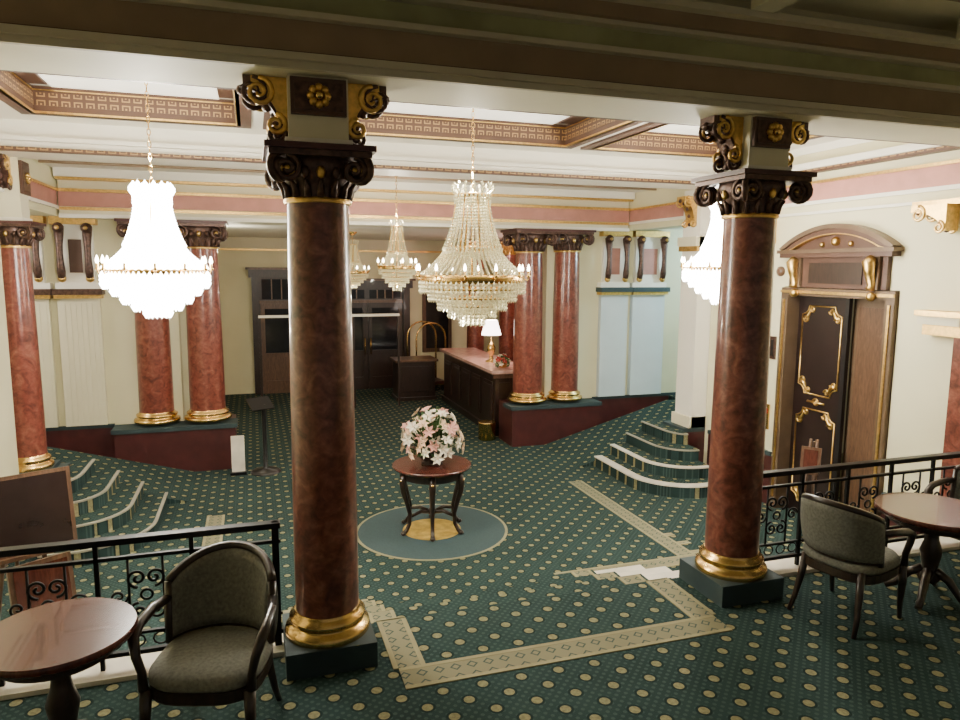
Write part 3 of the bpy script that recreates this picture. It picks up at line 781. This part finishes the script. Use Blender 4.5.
# ------------------------------------------------------------------ chandeliers
def chandelier(name,x,y,zb,H,R,ztop,lit,bs=1.0):
    cm='crylit' if lit else 'cry'
    b=B(name); b.T=Matrix.Translation((x,y,zb)); u=R/0.5; v=H/1.15; bu=u*bs
    b.lathe([(0.49*u,0.32*v),(0.505*u,0.33*v),(0.505*u,0.385*v),(0.49*u,0.395*v)],(0,0,0),'brass',64,cap=False)
    b.lathe([(0.145*u,1.07*v),(0.165*u,1.08*v),(0.165*u,1.10*v),(0.14*u,1.11*v)],(0,0,0),'brass',32,cap=False)
    b.lathe([(0.235*u,0.60*v),(0.25*u,0.61*v),(0.25*u,0.64*v),(0.235*u,0.645*v)],(0,0,0),'brass',40,cap=False)
    b.tube([(0,0,0.0),(0,0,1.15*v)],0.012,'brass')
    for k in range(8):
        a=k*pi/4
        b.tube([(0,0,0.36*v),(0.49*u*math.cos(a),0.49*u*math.sin(a),0.36*v)],0.008,'brass',5)
        b.tube([(0.24*u*math.cos(a),0.24*u*math.sin(a),0.62*v),(0.155*u*math.cos(a),0.155*u*math.sin(a),1.08*v)],0.006,'brass',5)
    def tent(p0,p1,ns,n,r,bow):
        for k in range(ns):
            a=2*pi*k/ns
            for i in range(n):
                t=i/(n-1); rr=p0[0]+(p1[0]-p0[0])*t-bow*math.sin(pi*t); zz=p0[1]+(p1[1]-p0[1])*t
                b.octa((rr*math.cos(a),rr*math.sin(a),zz),r,cm,1.4)
    tent((0.15*u,1.08*v),(0.275*u,0.63*v),34,18,0.0115*bu,0.02*u)
    tent((0.27*u,0.60*v),(0.49*u,0.40*v),48,11,0.0125*bu,0.02*u)
    for rr,zz,nn,hh in ((0.165,1.06,26,0.07),(0.28,0.60,40,0.08),(0.505,0.30,64,0.09),(0.42,0.22,54,0.08),(0.33,0.14,42,0.08),(0.23,0.07,30,0.08),(0.12,0.0,16,0.08)):
        for k in range(nn):
            a=2*pi*k/nn
            for q in range(3):
                b.octa((rr*u*math.cos(a),rr*u*math.sin(a),(zz+0.02-q*hh*0.4)*v),0.0125*bu,cm,1.9)
    for rr,zz in ((0.42,0.26),(0.33,0.18),(0.23,0.11),(0.12,0.04)):
        b.lathe([(rr*u-0.006,zz*v),(rr*u+0.006,zz*v),(rr*u+0.006,(zz+0.02)*v),(rr*u-0.006,(zz+0.02)*v)],(0,0,0),'brass',48,cap=False)
    for r0,r1,za,zb_ in ((0.50,0.42,0.32,0.27),(0.42,0.33,0.25,0.19),(0.33,0.23,0.17,0.12),(0.23,0.12,0.10,0.05)):
        tent((r0*u,za*v),(r1*u,zb_*v),44,5,0.0115*bu,0)
    for k in range(14):
        a=2*pi*k/14
        for i in range(5):
            t=i/4; rr=(0.15+0.05*math.sin(t*pi*0.8))*u
            b.octa((rr*math.cos(a),rr*math.sin(a),(1.10+0.09*t)*v),0.012*bu,cm,1.6)
    for k in range(12):
        a=2*pi*k/12+0.1; c,s=math.cos(a),math.sin(a)
        b.tube([(c*0.50*u,s*0.50*u,0.36*v),(c*0.53*u,s*0.53*u,0.345*v),(c*0.54*u,s*0.54*u,0.38*v)],0.007,'brass',5)
        b.lathe([(0.012,0),(0.022,0.008),(0.01,0.016),(0.01,0.05)],(c*0.54*u,s*0.54*u,0.38*v),'brass',8)
        b.lathe([(0.008,0.05),(0.014,0.065),(0.011,0.085),(0.002,0.11)],(c*0.54*u,s*0.54*u,0.38*v),'bulb',8)
    zz=1.15*v; top=ztop-zb; n=int((top-zz)/0.045)
    for i in range(n):
        zc_=zz+(i+0.5)*(top-zz)/n; ax=i%2
        b.tube([((0.012*math.cos(t*pi/4) if ax else 0),(0 if ax else 0.012*math.cos(t*pi/4)),zc_+0.028*math.sin(t*pi/4)) for t in range(8)],0.0035,'brass',4,closed=True)
    b.lathe([(0.02,-0.07),(0.05,-0.05),(0.09,-0.01),(0.09,0)],(0,0,top),'brass',20)
    b.done()
chandelier('crystal_chandelier',CX,5.96,1.85,1.13,0.46,3.91,False,1.2)
chandelier('crystal_chandelier',-0.70,5.96,1.97,0.90,0.37,3.91,True,2.3)
chandelier('crystal_chandelier',4.48,5.96,2.02,0.90,0.37,3.91,True,2.3)
chandelier('crystal_chandelier',CX,9.35,2.03,0.85,0.24,3.56,False,1.2)
chandelier('crystal_chandelier',CX-0.05,13.3,1.95,0.80,0.28,2.95,False,1.2)

# ------------------------------------------------------------------ lights
def pl(name,loc,e,col=(1,0.88,0.70),r=0.08):
    l=bpy.data.lights.new(name,'POINT'); l.energy=e; l.color=col; l.shadow_soft_size=r
    o=bpy.data.objects.new(name,l); o.location=loc; bpy.context.collection.objects.link(o); return o
WC=(1,0.91,0.72)
for i,(x,e_) in enumerate(((-0.70,1.0),(4.48,1.0),(CX,0.8))):
    pl('chandelier_lamp_up',(x,5.96,3.10),100*e_,WC,r=0.04)
    pl('chandelier_lamp_down',(x,5.96,1.78),24*e_,WC,r=0.04)
pl('chandelier_lamp_small',(CX,9.35,1.92),55,r=0.04)
pl('chandelier_lamp_small',(CX,9.35,2.98),45,r=0.04)
pl('chandelier_lamp_rear',(CX-0.05,13.3,1.85),20,r=0.04)
pl('reception_lamp',(4.3,12.55,1.18),18,(1,0.72,0.62),0.05)
pl('reception_pink_fill',(5.6,13.5,2.7),80,(1,0.55,0.48),0.08)  # added fill that tints the reception wall pink, no ceiling fixture here
pl('entrance_fill',(-0.3,12.2,2.6),26,(1,0.92,0.70),0.08)  # added fill to brighten the rear wall, not an actual fixture
pl('side_room_daylight_right',(8.3,9.6,2.6),170,(0.58,0.85,1.0),0.1)  # added bluish point light in place of daylight from the corridor
pl('side_room_fill_left',(-4.2,9.6,2.6),110,(1.0,0.92,0.84),0.1)  # added white fill for the bright left side, no fixture known
w=bpy.data.worlds.new('world'); bpy.context.scene.world=w; w.use_nodes=True
w.node_tree.nodes['Background'].inputs[0].default_value=(1,0.90,0.74,1); w.node_tree.nodes['Background'].inputs[1].default_value=0.20
# ------------------------------------------------------------------ camera
cam=bpy.data.cameras.new('camera'); cam.lens=26.25; cam.sensor_width=36; cam.clip_start=0.05
co=bpy.data.objects.new('camera',cam); bpy.context.collection.objects.link(co)
yaw=math.radians(18); pit=math.radians(7.5); rl=math.radians(0.36)
F=Vector((math.sin(yaw)*math.cos(pit),math.cos(yaw)*math.cos(pit),-math.sin(pit)))
R0=Vector((math.cos(yaw),-math.sin(yaw),0)); U0=R0.cross(F)
Rr=R0*math.cos(rl)+U0*math.sin(rl); Uu=Rr.cross(F)
mat=Matrix((Rr,Uu,-F)).transposed().to_4x4(); mat.translation=Vector((0,0,2.3))
co.matrix_world=mat
bpy.context.scene.camera=co
